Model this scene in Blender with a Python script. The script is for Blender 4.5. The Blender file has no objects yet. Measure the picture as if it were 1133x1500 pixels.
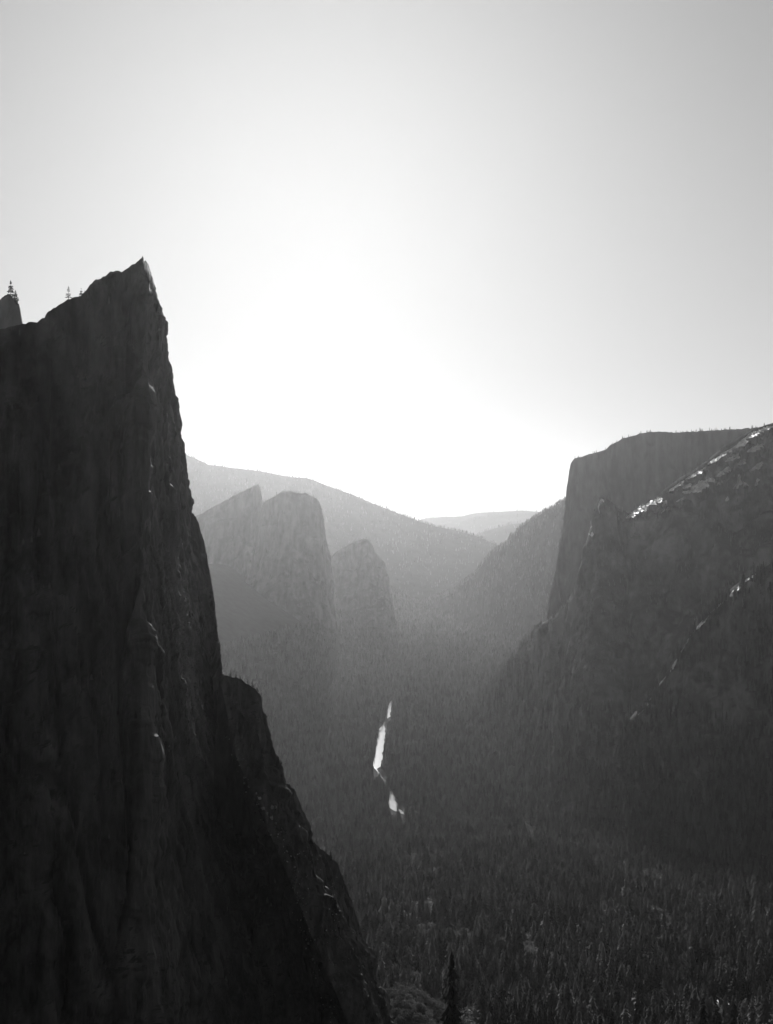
import bpy, math, random
import numpy as np
from mathutils import Vector
from mathutils.bvhtree import BVHTree

# ------------------------------------------------------------------ camera, sky, sun, exposure
W, Hh, F = 1133.0, 1500.0, 1500.0      # photograph size and focal length in its pixels
CZ = 720.0                             # the view point stands 720 m above the valley floor
scene = bpy.context.scene
COL = scene.collection
cam_data = bpy.data.cameras.new('camera')
cam = bpy.data.objects.new('camera', cam_data)
COL.objects.link(cam)
cam.location = (0, 0, CZ)
cam.rotation_euler = (math.radians(90), 0, 0)
cam_data.sensor_fit = 'VERTICAL'
cam_data.sensor_height = 36.0
cam_data.lens = 36.0 * F / Hh
cam_data.clip_start = 1.0
cam_data.clip_end = 60000.0
scene.camera = cam

SUN_EL = math.radians(18.8)
SUN_AZ = math.radians(-3.9)            # a little left of the view direction (+Y)
sun_dir = Vector((math.sin(SUN_AZ) * math.cos(SUN_EL), math.cos(SUN_AZ) * math.cos(SUN_EL), math.sin(SUN_EL)))
world = bpy.data.worlds.new('World')
scene.world = world
world.use_nodes = True
nt = world.node_tree
nt.nodes.clear()
sky = nt.nodes.new('ShaderNodeTexSky')
sky.sky_type = 'NISHITA'
sky.sun_disc = False
sky.sun_elevation = SUN_EL
sky.sun_rotation = SUN_AZ
sky.altitude = 1900.0
sky.air_density = 1.0
sky.dust_density = 2.0
sky.ozone_density = 1.0
sepc = nt.nodes.new('ShaderNodeSeparateColor')     # black and white film behind an orange filter
mixm = nt.nodes.new('ShaderNodeMix'); mixm.data_type = 'FLOAT'
mixm.inputs[0].default_value = 0.35
bg = nt.nodes.new('ShaderNodeBackground')
bg.inputs['Strength'].default_value = 0.09
SKY_A, SKY_B = 6.7, 3.2
wout = nt.nodes.new('ShaderNodeOutputWorld')
nt.links.new(sky.outputs[0], sepc.inputs[0])
nt.links.new(sepc.outputs[0], mixm.inputs[2])
nt.links.new(sepc.outputs[1], mixm.inputs[3])
def wmath(op, a, b):
    m = nt.nodes.new('ShaderNodeMath'); m.operation = op
    for k, q in enumerate((a, b)):
        if isinstance(q, (int, float)): m.inputs[k].default_value = q
        else: nt.links.new(q, m.inputs[k])
    return m.outputs[0]
# the film's shoulder: very bright sky is held back a little, evenly all over the sky
e_ = wmath('POWER', 2.71828, wmath('MULTIPLY', mixm.outputs[0], -1.0 / SKY_B))
nt.links.new(wmath('MULTIPLY', wmath('SUBTRACT', 1.0, e_), SKY_A), bg.inputs['Color'])
nt.links.new(bg.outputs[0], wout.inputs[0])

sun_data = bpy.data.lights.new('sun', 'SUN')
sun_data.energy = 4.5
sun_data.angle = math.radians(0.5)
sun_data.color = (1.0, 1.0, 1.0)
sun = bpy.data.objects.new('sun', sun_data)
sun.rotation_euler = (-sun_dir).to_track_quat('-Z', 'Y').to_euler()
sun.location = (0, 0, 3000)
COL.objects.link(sun)

scene.view_settings.view_transform = 'Standard'
scene.view_settings.look = 'None'
scene.view_settings.exposure = 0.0
scene.view_settings.gamma = 1.0
scene.view_settings.use_curve_mapping = False
scene.render.engine = 'CYCLES'
cy = scene.cycles
cy.use_denoising = True
cy.use_adaptive_sampling = False
cy.denoiser = 'OPENIMAGEDENOISE'
cy.denoising_input_passes = 'RGB_ALBEDO_NORMAL'
cy.denoising_prefilter = 'ACCURATE'
cy.max_bounces = 6
cy.diffuse_bounces = 2
cy.glossy_bounces = 2
cy.transmission_bounces = 2
cy.volume_bounces = 1
cy.transparent_max_bounces = 8
cy.caustics_reflective = False
cy.caustics_refractive = False
HAZE_DENSITY = 2.15e-5
HAZE_G = 0.735
NEAR = 0.35                             # the near spire's depths below are given for twice its distance

# ------------------------------------------------------------------ helpers
rng = np.random.default_rng(7)
random.seed(7)

def far(crest, k):
    return [(u, v, d * k) for (u, v, d) in crest]
TOWERS, RIGHT, RIDGE = 1.24, 0.77, 1.1
def near(cols):
    return [[(u, v, d * NEAR) for (u, v, d) in c] for c in cols]

def px(u, v, d):
    """the point that lies in the direction of photo pixel (u, v) at depth d metres"""
    return ((u - W / 2) / F * d, d, CZ + (Hh / 2 - v) / F * d)

_perm = np.random.default_rng(3).permutation(256).astype(np.int64)
_perm = np.concatenate([_perm, _perm, _perm])
_g = np.random.default_rng(4).normal(size=(256, 3)); _g /= np.linalg.norm(_g, axis=1)[:, None]

def noise3(p):
    p = np.asarray(p, float)
    i = np.floor(p).astype(np.int64); f = p - i; i &= 255
    w = f * f * f * (f * (f * 6 - 15) + 10)
    out = 0
    for dx in (0, 1):
        for dy in (0, 1):
            for dz in (0, 1):
                h = _perm[_perm[_perm[(i[:, 0] + dx) & 255] + ((i[:, 1] + dy) & 255)] + ((i[:, 2] + dz) & 255)]
                g = _g[h]
                dot = g[:, 0] * (f[:, 0] - dx) + g[:, 1] * (f[:, 1] - dy) + g[:, 2] * (f[:, 2] - dz)
                wt = (w[:, 0] if dx else 1 - w[:, 0]) * (w[:, 1] if dy else 1 - w[:, 1]) * (w[:, 2] if dz else 1 - w[:, 2])
                out = out + dot * wt
    return out * 1.5

def fbm(p, octaves=4, gain=0.5, ridged=False):
    p = np.asarray(p, float); a = 1.0; s = 0.0; tot = 0
    for k in range(octaves):
        n = noise3(p * 2 ** k + 17.3 * k)
        if ridged: n = 1 - 2 * np.abs(n)
        s = s + a * n; tot += a; a *= gain
    return s / tot

def mesh_obj(name, verts, faces, mat, parent=None, smooth=False):
    me = bpy.data.meshes.new(name)
    me.from_pydata([tuple(v) for v in verts] if not isinstance(verts, np.ndarray) else verts.tolist(), [], faces)
    me.materials.append(mat)
    if smooth: me.polygons.foreach_set('use_smooth', [True] * len(me.polygons))
    me.update()
    o = bpy.data.objects.new(name, me)
    COL.objects.link(o)
    if parent: o.parent = parent
    return o

def tag(o, label=None, cat=None, group=None, kind=None):
    if label: o['label'] = label
    if cat: o['category'] = cat
    if group: o['group'] = group
    if kind: o['kind'] = kind
    return o

def empty(name, loc):
    o = bpy.data.objects.new(name, None); COL.objects.link(o); o.location = loc
    o.empty_display_size = 2.0
    return o

# ------------------------------------------------------------------ materials (all grey: the photograph is black and white)
def new_mat(name):
    m = bpy.data.materials.new(name); m.use_nodes = True
    n = m.node_tree; n.nodes.clear()
    out = n.nodes.new('ShaderNodeOutputMaterial')
    return m, n, out

def rock_mat(name, lo, hi, scale, zstretch=0.25, bump=1.0, bump_dist=1.0, veg=None, veg_slope=(0.35, 0.75), rough=0.75, spec=0.3):
    m, n, out = new_mat(name)
    L = n.links.new
    geo = n.nodes.new('ShaderNodeNewGeometry')
    mp = n.nodes.new('ShaderNodeMapping'); mp.inputs['Scale'].default_value = (1, 1, zstretch)
    L(geo.outputs['Position'], mp.inputs['Vector'])
    n1 = n.nodes.new('ShaderNodeTexNoise'); n1.inputs['Scale'].default_value = scale; n1.inputs['Detail'].default_value = 7; n1.inputs['Roughness'].default_value = 0.65
    L(mp.outputs[0], n1.inputs['Vector'])
    mp2 = n.nodes.new('ShaderNodeMapping'); mp2.inputs['Scale'].default_value = (1, 1, 0.06)   # long vertical water stains
    L(geo.outputs['Position'], mp2.inputs['Vector'])
    n2 = n.nodes.new('ShaderNodeTexNoise'); n2.inputs['Scale'].default_value = scale * 2.2; n2.inputs['Detail'].default_value = 5
    L(mp2.outputs[0], n2.inputs['Vector'])
    add = n.nodes.new('ShaderNodeMath'); add.operation = 'ADD'
    half = n.nodes.new('ShaderNodeMath'); half.operation = 'MULTIPLY'; half.inputs[1].default_value = 0.6
    L(n2.outputs[0], half.inputs[0]); L(n1.outputs[0], add.inputs[0]); L(half.outputs[0], add.inputs[1])
    mr = n.nodes.new('ShaderNodeMapRange'); mr.inputs[1].default_value = 0.62; mr.inputs[2].default_value = 1.0
    mr.inputs[3].default_value = lo; mr.inputs[4].default_value = hi
    L(add.outputs[0], mr.inputs[0])
    col = mr.outputs[0]
    if veg is not None:                                   # brush and scree lodge on the gentler ground
        sx = n.nodes.new('ShaderNodeSeparateXYZ'); L(geo.outputs['Normal'], sx.inputs[0])
        nv = n.nodes.new('ShaderNodeTexNoise'); nv.inputs['Scale'].default_value = scale * 1.3; nv.inputs['Detail'].default_value = 6; nv.inputs['Roughness'].default_value = 0.7
        L(geo.outputs['Position'], nv.inputs['Vector'])
        a2 = n.nodes.new('ShaderNodeMath'); a2.operation = 'MULTIPLY_ADD'; a2.inputs[1].default_value = 1.2; a2.inputs[2].default_value = -0.6
        L(nv.outputs[0], a2.inputs[0])
        a3 = n.nodes.new('ShaderNodeMath'); a3.operation = 'ADD'; L(a2.outputs[0], a3.inputs[0]); L(sx.outputs[2], a3.inputs[1])
        vr = n.nodes.new('ShaderNodeMapRange'); vr.inputs[1].default_value = veg_slope[0]; vr.inputs[2].default_value = veg_slope[1]
        L(a3.outputs[0], vr.inputs[0])
        mx = n.nodes.new('ShaderNodeMix'); mx.data_type = 'FLOAT'
        L(vr.outputs[0], mx.inputs[0]); L(col, mx.inputs[2]); mx.inputs[3].default_value = veg
        col = mx.outputs[0]
    b = n.nodes.new('ShaderNodeBsdfPrincipled')
    b.inputs['Roughness'].default_value = rough
    b.inputs['Specular IOR Level'].default_value = spec
    L(col, b.inputs['Base Color'])
    bp = n.nodes.new('ShaderNodeBump'); bp.inputs['Strength'].default_value = bump; bp.inputs['Distance'].default_value = bump_dist
    nb = n.nodes.new('ShaderNodeTexNoise'); nb.inputs['Scale'].default_value = scale * 4; nb.inputs['Detail'].default_value = 8; nb.inputs['Roughness'].default_value = 0.7
    L(mp.outputs[0], nb.inputs['Vector']); L(nb.outputs[0], bp.inputs['Height']); L(bp.outputs[0], b.inputs['Normal'])
    L(b.outputs[0], out.inputs[0])
    return m

def plain_mat(name, lo, hi, scale, rough=0.9, spec=0.2, translucent=0.0):
    m, n, out = new_mat(name); L = n.links.new
    geo = n.nodes.new('ShaderNodeNewGeometry')
    info = n.nodes.new('ShaderNodeObjectInfo')
    nz = n.nodes.new('ShaderNodeTexNoise'); nz.inputs['Scale'].default_value = scale; nz.inputs['Detail'].default_value = 4
    L(geo.outputs['Position'], nz.inputs['Vector'])
    ad = n.nodes.new('ShaderNodeMath'); ad.operation = 'MULTIPLY_ADD'; ad.inputs[1].default_value = 0.5
    L(info.outputs['Random'], ad.inputs[0]); L(nz.outputs[0], ad.inputs[2])
    mr = n.nodes.new('ShaderNodeMapRange'); mr.inputs[1].default_value = 0.35; mr.inputs[2].default_value = 1.15
    mr.inputs[3].default_value = lo; mr.inputs[4].default_value = hi
    L(ad.outputs[0], mr.inputs[0])
    b = n.nodes.new('ShaderNodeBsdfPrincipled'); b.inputs['Roughness'].default_value = rough; b.inputs['Specular IOR Level'].default_value = spec
    L(mr.outputs[0], b.inputs['Base Color'])
    if translucent > 0:
        t = n.nodes.new('ShaderNodeBsdfTranslucent'); L(mr.outputs[0], t.inputs['Color'])
        ms = n.nodes.new('ShaderNodeMixShader'); ms.inputs[0].default_value = translucent
        L(b.outputs[0], ms.inputs[1]); L(t.outputs[0], ms.inputs[2]); L(ms.outputs[0], out.inputs[0])
    else:
        L(b.outputs[0], out.inputs[0])
    return m

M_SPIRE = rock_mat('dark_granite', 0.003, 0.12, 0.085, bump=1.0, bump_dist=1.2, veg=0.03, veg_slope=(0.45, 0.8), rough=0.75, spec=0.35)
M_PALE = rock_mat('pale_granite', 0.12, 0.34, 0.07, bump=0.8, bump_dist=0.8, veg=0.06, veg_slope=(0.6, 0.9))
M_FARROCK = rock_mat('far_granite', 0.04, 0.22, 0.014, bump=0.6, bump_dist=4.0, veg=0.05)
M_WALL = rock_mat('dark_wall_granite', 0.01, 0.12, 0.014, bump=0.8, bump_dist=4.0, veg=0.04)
M_SLOPE = rock_mat('brushy_granite', 0.012, 0.26, 0.016, zstretch=0.5, bump=1.0, bump_dist=6.0, veg=0.035, veg_slope=(0.2, 0.75), spec=0.08, rough=0.9)
M_HILL = rock_mat('forested_hill', 0.03, 0.09, 0.006, zstretch=0.6, bump=0.7, bump_dist=10.0, spec=0.03, rough=0.95, veg=0.05, veg_slope=(0.2, 0.5))
M_SLAB = rock_mat('bare_granite', 0.10, 0.66, 0.05, zstretch=1.0, bump=0.5, bump_dist=1.5, rough=0.5, spec=0.5)
M_GROUND = plain_mat('forest_floor', 0.02, 0.07, 0.03, spec=0.02)
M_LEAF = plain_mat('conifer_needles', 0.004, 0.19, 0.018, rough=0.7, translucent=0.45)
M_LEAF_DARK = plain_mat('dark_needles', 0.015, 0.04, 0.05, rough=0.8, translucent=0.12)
M_BRUSH = plain_mat('dry_brush_leaves', 0.03, 0.15, 0.06, rough=0.7, translucent=0.35)
M_BARK = plain_mat('bark', 0.04, 0.09, 0.8)
M_BOULDER = plain_mat('boulder_granite', 0.08, 0.42, 0.4, rough=0.6, spec=0.4)

def water_mat():
    m, n, out = new_mat('river_water'); L = n.links.new
    geo = n.nodes.new('ShaderNodeNewGeometry')
    b = n.nodes.new('ShaderNodeBsdfPrincipled')
    b.inputs['Base Color'].default_value = (0.05, 0.05, 0.05, 1); b.inputs['Roughness'].default_value = 0.12
    b.inputs['IOR'].default_value = 1.33
    nz = n.nodes.new('ShaderNodeTexNoise'); nz.inputs['Scale'].default_value = 0.25; nz.inputs['Detail'].default_value = 5
    L(geo.outputs['Position'], nz.inputs['Vector'])
    bp = n.nodes.new('ShaderNodeBump'); bp.inputs['Strength'].default_value = 0.5; bp.inputs['Distance'].default_value = 0.5
    L(nz.outputs[0], bp.inputs['Height']); L(bp.outputs[0], b.inputs['Normal'])
    L(b.outputs[0], out.inputs[0])
    return m
M_WATER = water_mat()

# ------------------------------------------------------------------ valley floor
def ip(y, pts):
    a = np.array(pts, float)
    return np.interp(y, a[:, 0], a[:, 1])
XR = [(0, 900), (1300, 640), (2000, 740), (2900, 640), (3400, 480), (4000, 480), (4600, 560), (5400, 620), (6200, 640), (7500, 640), (9000, 620), (16000, 1500)]
XL = [(0, -900), (900, -320), (1300, -160), (1700, -220), (2500, -300), (3400, -330), (4100, -240), (4900, 40), (6000, 60), (7500, 330), (9000, 500), (16000, 700)]

def ground_z(x, y):
    x = np.asarray(x, float); y = np.asarray(y, float)
    r = np.maximum(x - ip(y, XR), 0); l = np.maximum(ip(y, XL) - x, 0)
    s = lambda q: q * q / (q + 220.0) * 0.62
    z = s(r) + s(l)
    z = np.minimum(z, 420 + 0.05 * z)
    z = z + 0.22 * 110 * np.log1p(np.exp(np.clip((2230 - y) / 110, -30, 30)))      # forested apron below the mountainside
    slope = CZ - 3 - 0.555 * y                              # the mountainside under the view point
    k = 30.0
    dlt = slope - z
    z = z + np.where(dlt > 12 * k, dlt, k * np.log1p(np.exp(np.clip(dlt / k, -40, 12))))
    z = z + 44 * np.exp(-((x - 6) / 48) ** 2 - ((y - 640) / 70) ** 2)     # talus fan below the spire
    wild = np.clip((r + l) / 150 + np.clip(1400 - y, 0, 400) / 400, 0, 1)
    p = np.stack([x.ravel() / 130, y.ravel() / 130, np.zeros(x.size)], 1)
    z = z + (fbm(p, 4).reshape(x.shape)) * 14 * wild
    return z

def axis(*segs):
    out = []
    for a, b, st in segs: out += list(np.arange(a, b, st))
    return np.array(out)
gy = axis((-600, 500, 40), (500, 2200, 11), (2200, 4500, 20), (4500, 8000, 40), (8000, 17001, 250))
gx = axis((-6500, -1500, 250), (-1500, -700, 40), (-700, 1100, 12), (1100, 2000, 40), (2000, 6501, 250))
GX, GY = np.meshgrid(gx, gy)
GZ = ground_z(GX, GY)
nx, ny = len(gx), len(gy)
verts = np.stack([GX.ravel(), GY.ravel(), GZ.ravel()], 1)
faces = [(j * nx + i, j * nx + i + 1, (j + 1) * nx + i + 1, (j + 1) * nx + i) for j in range(ny - 1) for i in range(nx - 1)]
floor = tag(mesh_obj('valley_floor', verts, faces, M_GROUND, smooth=True), 'forested floor and lower sides of the valley', 'valley floor', kind='structure')

# ------------------------------------------------------------------ rock walls, towers and hills
SURF = {}

def resample(poly, n):
    poly = np.asarray(poly, float)
    t = np.concatenate([[0], np.cumsum(np.linalg.norm(np.diff(poly, axis=0), axis=1))])
    q = np.linspace(0, t[-1], n)
    return np.stack([np.interp(q, t, poly[:, k]) for k in range(poly.shape[1])], 1)

def loft(name, cols, nc, nf, mat, disp, back=(60, 300), nb=10, parent=None, smooth=True, seed=0, jag=None, spread=0.0):
    """cols: vertical profiles (photo pixel, depth) from the foot up to the skyline; the back side is added behind"""
    fr = np.stack([resample([px(*p) for p in c], nf) for c in cols])          # K, nf, 3
    crest = fr[:, -1]
    t = np.concatenate([[0], np.cumsum(np.linalg.norm(np.diff(crest, axis=0), axis=1) + 0.35 * np.linalg.norm(np.diff(fr[:, nf // 2], axis=0), axis=1))])
    q = np.linspace(0, t[-1], nc)
    G = np.empty((nc, nf, 3))
    for r in range(nf):
        for k in range(3): G[:, r, k] = np.interp(q, t, fr[:, r, k])
    bk = np.empty((nc, nb, 3))
    cz = G[:, -1]
    base = np.minimum(G[:, 0, 2], 0) - 5
    for i in range(nb):
        s = (i + 1) / nb
        bk[:, i, 1] = cz[:, 1] + back[0] * min(1, s * 3) + (back[1] - back[0]) * s
        bk[:, i, 0] = cz[:, 0] * bk[:, i, 1] / cz[:, 1] + spread * (bk[:, i, 1] - cz[:, 1])     # the hidden side runs on back into the massif
        bk[:, i, 2] = cz[:, 2] + (base - cz[:, 2]) * s ** 1.6
    G = np.concatenate([G, bk], 1)
    nr = G.shape[1]
    du = np.gradient(G, axis=0); dv = np.gradient(G, axis=1)
    N = np.cross(du, dv); N /= np.linalg.norm(N, axis=2)[:, :, None] + 1e-9
    if N[:, :nf, 1].mean() > 0: N = -N; flip = True
    else: flip = False
    P = G.reshape(-1, 3)
    D = np.zeros(len(P))
    for (wl, amp, zs, kind) in disp:
        c = (P + seed * 91.7) / wl * np.array([1, 1, zs])
        if kind == 'ridge': D += amp * fbm(c, 3, ridged=True)
        elif kind == 'crack':                               # narrow clefts along wandering lines
            D -= amp * np.exp(-(noise3(c) / 0.05) ** 2)
        elif kind == 'step':
            f = fbm(c, 3) * 3; D += amp * (np.floor(f) + np.clip((f - np.floor(f)) * 3 - 1, 0, 1))
        else: D += amp * fbm(c, 4)
    rows = np.abs(np.arange(nr) - (nf - 1)); fade = 0.12 + 0.88 * np.clip(rows / max(4, nf * 0.05), 0, 1)
    D = (D.reshape(nc, nr) * fade[None]).ravel()
    P = P + N.reshape(-1, 3) * D[:, None]
    if jag:                                                 # broken blocks along the skyline
        amp, wl = jag
        arcl = np.concatenate([[0], np.cumsum(np.linalg.norm(np.diff(cz[:, :], axis=0), axis=1))])
        o1 = np.zeros(nc)
        j = noise3(np.stack([arcl / wl, o1 + seed, o1], 1)); j2 = noise3(np.stack([arcl / wl * 3.1, o1 + seed + 5, o1], 1)); j3 = noise3(np.stack([arcl / wl * 8, o1 + seed + 9, o1], 1))
        blk = amp * (np.round(j * 4) / 2.2 + 0.5 * np.round(j2 * 4) / 2 + 0.5 * j3)
        P3 = P.reshape(nc, nr, 3); ff = np.zeros(nr); m = max(3, nf // 40)
        ff[nf - m:nf] = np.linspace(0, 1, m) ** 1.5; ff[nf:nf + 3] = 1
        P3[:, :, 2] += blk[:, None] * ff[None]; P = P3.reshape(-1, 3)
    if flip: faces = [(i * nr + j, i * nr + j + 1, (i + 1) * nr + j + 1, (i + 1) * nr + j) for i in range(nc - 1) for j in range(nr - 1)]
    else: faces = [(i * nr + j, (i + 1) * nr + j, (i + 1) * nr + j + 1, i * nr + j + 1) for i in range(nc - 1) for j in range(nr - 1)]
    o = mesh_obj(name, P, faces, mat, parent=parent, smooth=smooth)
    SURF.setdefault(name, []).append((P, np.array(faces), nf, nr))
    return o

def ridge_cols(crest, run, side, base_z, p=1.6, n=8, zref=None):
    """profiles that fall from a skyline (u, v, depth) towards the viewer by run metres and sideways by side metres"""
    cols = []
    for (u, v, d) in crest:
        if zref:                                            # one common profile by height: the side edges keep the face's own lean
            back = lambda q: run * max(0.0, (zref - q) / (zref - base_z)) ** p
            for _ in range(4): x, y, z = px(u, v, d - back(z) if _ else d)
            c = []
            for i in range(n + 1):
                zz = base_z + (z - base_z) * i / n
                yy = d - back(zz)
                c.append((x / y * F * (y / yy) + W / 2, Hh / 2 - (zz - CZ) / yy * F, yy))
            cols.append(c); continue
        x, y, z = px(u, v, d)
        c = []
        for i in range(n + 1):
            s = 1 - i / n                                   # 1 at the foot, 0 on the skyline
            zz = z + (base_z - z) * s
            yy = y - run * s ** p * max((z - base_z), 1) / 800.0
            xx = x + side * s ** p * max((z - base_z), 1) / 800.0
            c.append((xx / yy * F + W / 2, Hh / 2 - (zz - CZ) / yy * F, yy))
        cols.append(c)
    return cols

# --- the near spire
spire_cols = [
    [(-200, 1800, 790), (-200, 1000, 880), (-200, 560, 930)],
    [(0, 1800, 800), (0, 1200, 850), (0, 800, 905), (0, 483, 940)],
    [(40, 1800, 805), (40, 1200, 855), (40, 800, 910), (40, 473, 945)],
    [(70, 1800, 810), (66, 1200, 860), (66, 800, 915), (66, 467, 950)],
    [(80, 1800, 812), (73, 1200, 865), (71, 800, 920), (71, 457, 955)],
    [(105, 1800, 820), (100, 1200, 870), (98, 800, 925), (98, 440, 962)],
    [(130, 1800, 825), (125, 1200, 880), (122, 800, 930), (122, 431, 970)],
    [(160, 1800, 830), (145, 1200, 890), (142, 800, 938), (141, 412, 976)],
    [(185, 1800, 835), (165, 1200, 895), (160, 800, 945), (160, 401, 980)],
    [(215, 1800, 845), (185, 1200, 900), (180, 800, 948), (185, 592, 962), (186, 580, 972), (184, 395, 985)],
    [(240, 1800, 855), (208, 1200, 905), (208, 800, 935), (208, 598, 950), (204, 590, 966), (203, 383, 990)],
    [(256, 1800, 865), (218, 1200, 912), (213, 800, 940), (212, 600, 956), (212, 450, 978), (208, 379, 992)],
    [(275, 1800, 875), (232, 1200, 935), (221, 800, 975), (218, 600, 988), (217, 450, 998), (217, 386, 1006)],
    [(300, 1800, 890), (250, 1200, 955), (238, 800, 1005), (230, 600, 1018), (225, 418, 1025)],
    [(325, 1800, 905), (270, 1200, 970), (252, 850, 1022), (240, 600, 1032), (233, 460, 1038)],
    [(350, 1800, 915), (290, 1200, 985), (265, 900, 1032), (250, 650, 1042), (243, 510, 1048)],
    [(375, 1800, 925), (306, 1200, 995), (275, 900, 1040), (258, 680, 1050), (253, 562, 1056)],
    [(400, 1800, 935), (320, 1250, 1005), (285, 950, 1048), (268, 750, 1058), (262, 630, 1064)],
    [(425, 1800, 945), (335, 1250, 1012), (295, 980, 1054), (275, 800, 1064), (270, 690, 1070)],
    [(445, 1800, 952), (350, 1250, 1018), (303, 1000, 1060), (281, 820, 1070), (277, 748, 1076)],
    [(465, 1800, 958), (368, 1280, 1022), (312, 1040, 1062), (292, 850, 1076), (288, 757, 1082)],
    [(485, 1800, 965), (385, 1300, 1026), (320, 1060, 1066), (302, 880, 1082), (299, 795, 1088)],
    [(505, 1800, 972), (400, 1320, 1030), (328, 1080, 1070), (312, 920, 1088), (310, 855, 1094)],
    [(530, 1800, 980), (415, 1330, 1036), (336, 1090, 1076), (321, 960, 1094), (318, 920, 1100)],
    [(580, 1800, 985), (480, 1490, 1012), (428, 1320, 1042), (374, 1180, 1066), (338, 1100, 1082), (327, 1000, 1102), (326, 985, 1106)],
    [(640, 1800, 1000), (495, 1490, 1050), (444, 1320, 1080), (392, 1190, 1100), (356, 1120, 1112), (345, 1030, 1124), (340, 1015, 1128)],
]
EXTRA = {12: 20, 13: 45, 14: 65, 15: 85, 16: 105, 17: 115, 18: 120, 19: 125, 20: 125, 21: 125, 22: 120, 23: 110, 24: 60, 25: 40}
for k_, e_ in EXTRA.items():
    spire_cols[k_] = [(u, v, d + e_ * float(np.interp(v, [900, 1300, 1800], [3.1, 0.8, 0.1]))) for (u, v, d) in spire_cols[k_]]
ROCK_NEAR = [(42, 3.4, 0.30, 'n'), (17, 2.8, 0.16, 'ridge'), (7, 1.5, 0.16, 'ridge'), (24, 1.5, 0.45, 'step'), (8, 1.0, 0.7, 'step'), (22, 2.6, 0.09, 'crack'), (9, 1.2, 0.12, 'crack'), (2.2, 0.5, 0.5, 'n')]
spire = empty('granite_spire', (-120, 500, 430))
tag(spire, 'huge dark granite spire with a sharp edge towering over the valley', 'cliff')
def keep(o, par):
    o.parent = par; o.matrix_parent_inverse = par.matrix_world.inverted()
    return o
bpy.context.view_layer.update()
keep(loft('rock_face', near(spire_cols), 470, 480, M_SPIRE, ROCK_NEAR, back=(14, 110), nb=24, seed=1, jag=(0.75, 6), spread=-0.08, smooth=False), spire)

bc = [(322, 992, 1112), (335, 990, 1114), (348, 993, 1116), (362, 1000, 1120), (376, 1010, 1124), (385, 1022, 1127), (386, 1060, 1130), (389, 1092, 1133),
      (396, 1105, 1136), (398, 1132, 1140), (406, 1141, 1145), (420, 1147, 1150), (432, 1154, 1154), (438, 1172, 1160), (448, 1195, 1168), (456, 1212, 1174), (458, 1230, 1180),
      (470, 1244, 1190), (486, 1254, 1198), (496, 1266, 1205), (505, 1290, 1215), (515, 1318, 1226), (526, 1352, 1236), (536, 1388, 1246), (548, 1430, 1256), (566, 1490, 1262), (590, 1560, 1265)]
butt_cols = []
for (u, v, d) in bc:
    k = max(0.25, 1 - (v - 990) / 620)
    butt_cols.append([(u + 190 * k + 20, v + 560 * k, d - 110 * k), (u + 100 * k, v + 290 * k, d - 55 * k), (u + 24 * k, v + 115 * k, d - 22 * k), (u, v, d)])
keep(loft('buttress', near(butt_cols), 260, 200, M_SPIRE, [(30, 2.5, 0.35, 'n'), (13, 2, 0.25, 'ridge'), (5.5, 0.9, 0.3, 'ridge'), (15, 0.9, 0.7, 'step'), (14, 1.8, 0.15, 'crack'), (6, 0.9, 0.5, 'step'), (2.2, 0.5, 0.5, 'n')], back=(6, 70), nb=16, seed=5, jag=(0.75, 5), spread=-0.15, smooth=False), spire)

# --- pinnacle behind the shoulder
pc = [(-90, 520, 1050), (-60, 480, 1056), (-20, 452, 1060), (0, 441, 1062), (6, 434, 1062), (12, 430, 1062), (18, 436, 1062), (24, 443, 1063), (28, 444, 1064), (30, 456, 1066), (33, 470, 1068), (37, 486, 1070), (44, 540, 1072)]
pin = loft('rock_pinnacle', near([[(u - 4, 760, 1015), (u - 1, v + 60, 1050 + (d - 1062)), (u, v, d)] for (u, v, d) in pc]), 90, 70, M_PALE,
           [(11, 0.9, 0.3, 'ridge'), (4, 0.4, 0.4, 'n')], back=(5, 35), seed=9, jag=(0.6, 4))
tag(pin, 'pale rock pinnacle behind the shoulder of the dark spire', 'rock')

# --- the hazy towers across the valley
FAR_DISP = [(220, 20, 0.35, 'n'), (90, 14, 0.25, 'ridge'), (120, 16, 0.12, 'crack'), (70, 7, 0.6, 'step'), (30, 5, 0.3, 'ridge'), (12, 2, 0.5, 'n')]
t1 = [(120, 840, 4700), (220, 785, 4600), (290, 756, 4520), (310, 744, 4500), (335, 731, 4480), (352, 722, 4460), (368, 714, 4440), (379, 709, 4430), (382, 716, 4430), (384, 728, 4440), (388, 760, 4460), (396, 830, 4490), (404, 920, 4520)]
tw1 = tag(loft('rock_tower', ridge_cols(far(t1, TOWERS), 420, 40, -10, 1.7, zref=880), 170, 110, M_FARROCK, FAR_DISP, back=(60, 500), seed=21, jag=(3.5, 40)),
          'hazy granite tower with a long straight slanting crest and pointed tip', 'rock tower')
t2 = [(340, 960, 4350), (362, 860, 4320), (376, 770, 4290), (383, 742, 4270), (388, 735, 4250), (400, 728, 4230), (414, 720, 4210), (422, 718, 4200), (432, 721, 4195), (442, 724, 4195), (446, 722, 4198), (458, 727, 4205), (467, 734, 4215), (472, 745, 4230), (475, 765, 4245), (478, 790, 4260), (483, 812, 4280), (487, 840, 4300), (490, 880, 4320), (495, 930, 4340), (503, 985, 4360)]
tw2 = tag(loft('rock_tower', ridge_cols(far(t2, TOWERS), 380, 30, -10, 1.8, zref=860), 170, 130, M_FARROCK, FAR_DISP, back=(60, 420), seed=33, jag=(3.5, 40)),
          'broad hazy granite tower with a rounded crown and sheer right side', 'rock tower')
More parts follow.
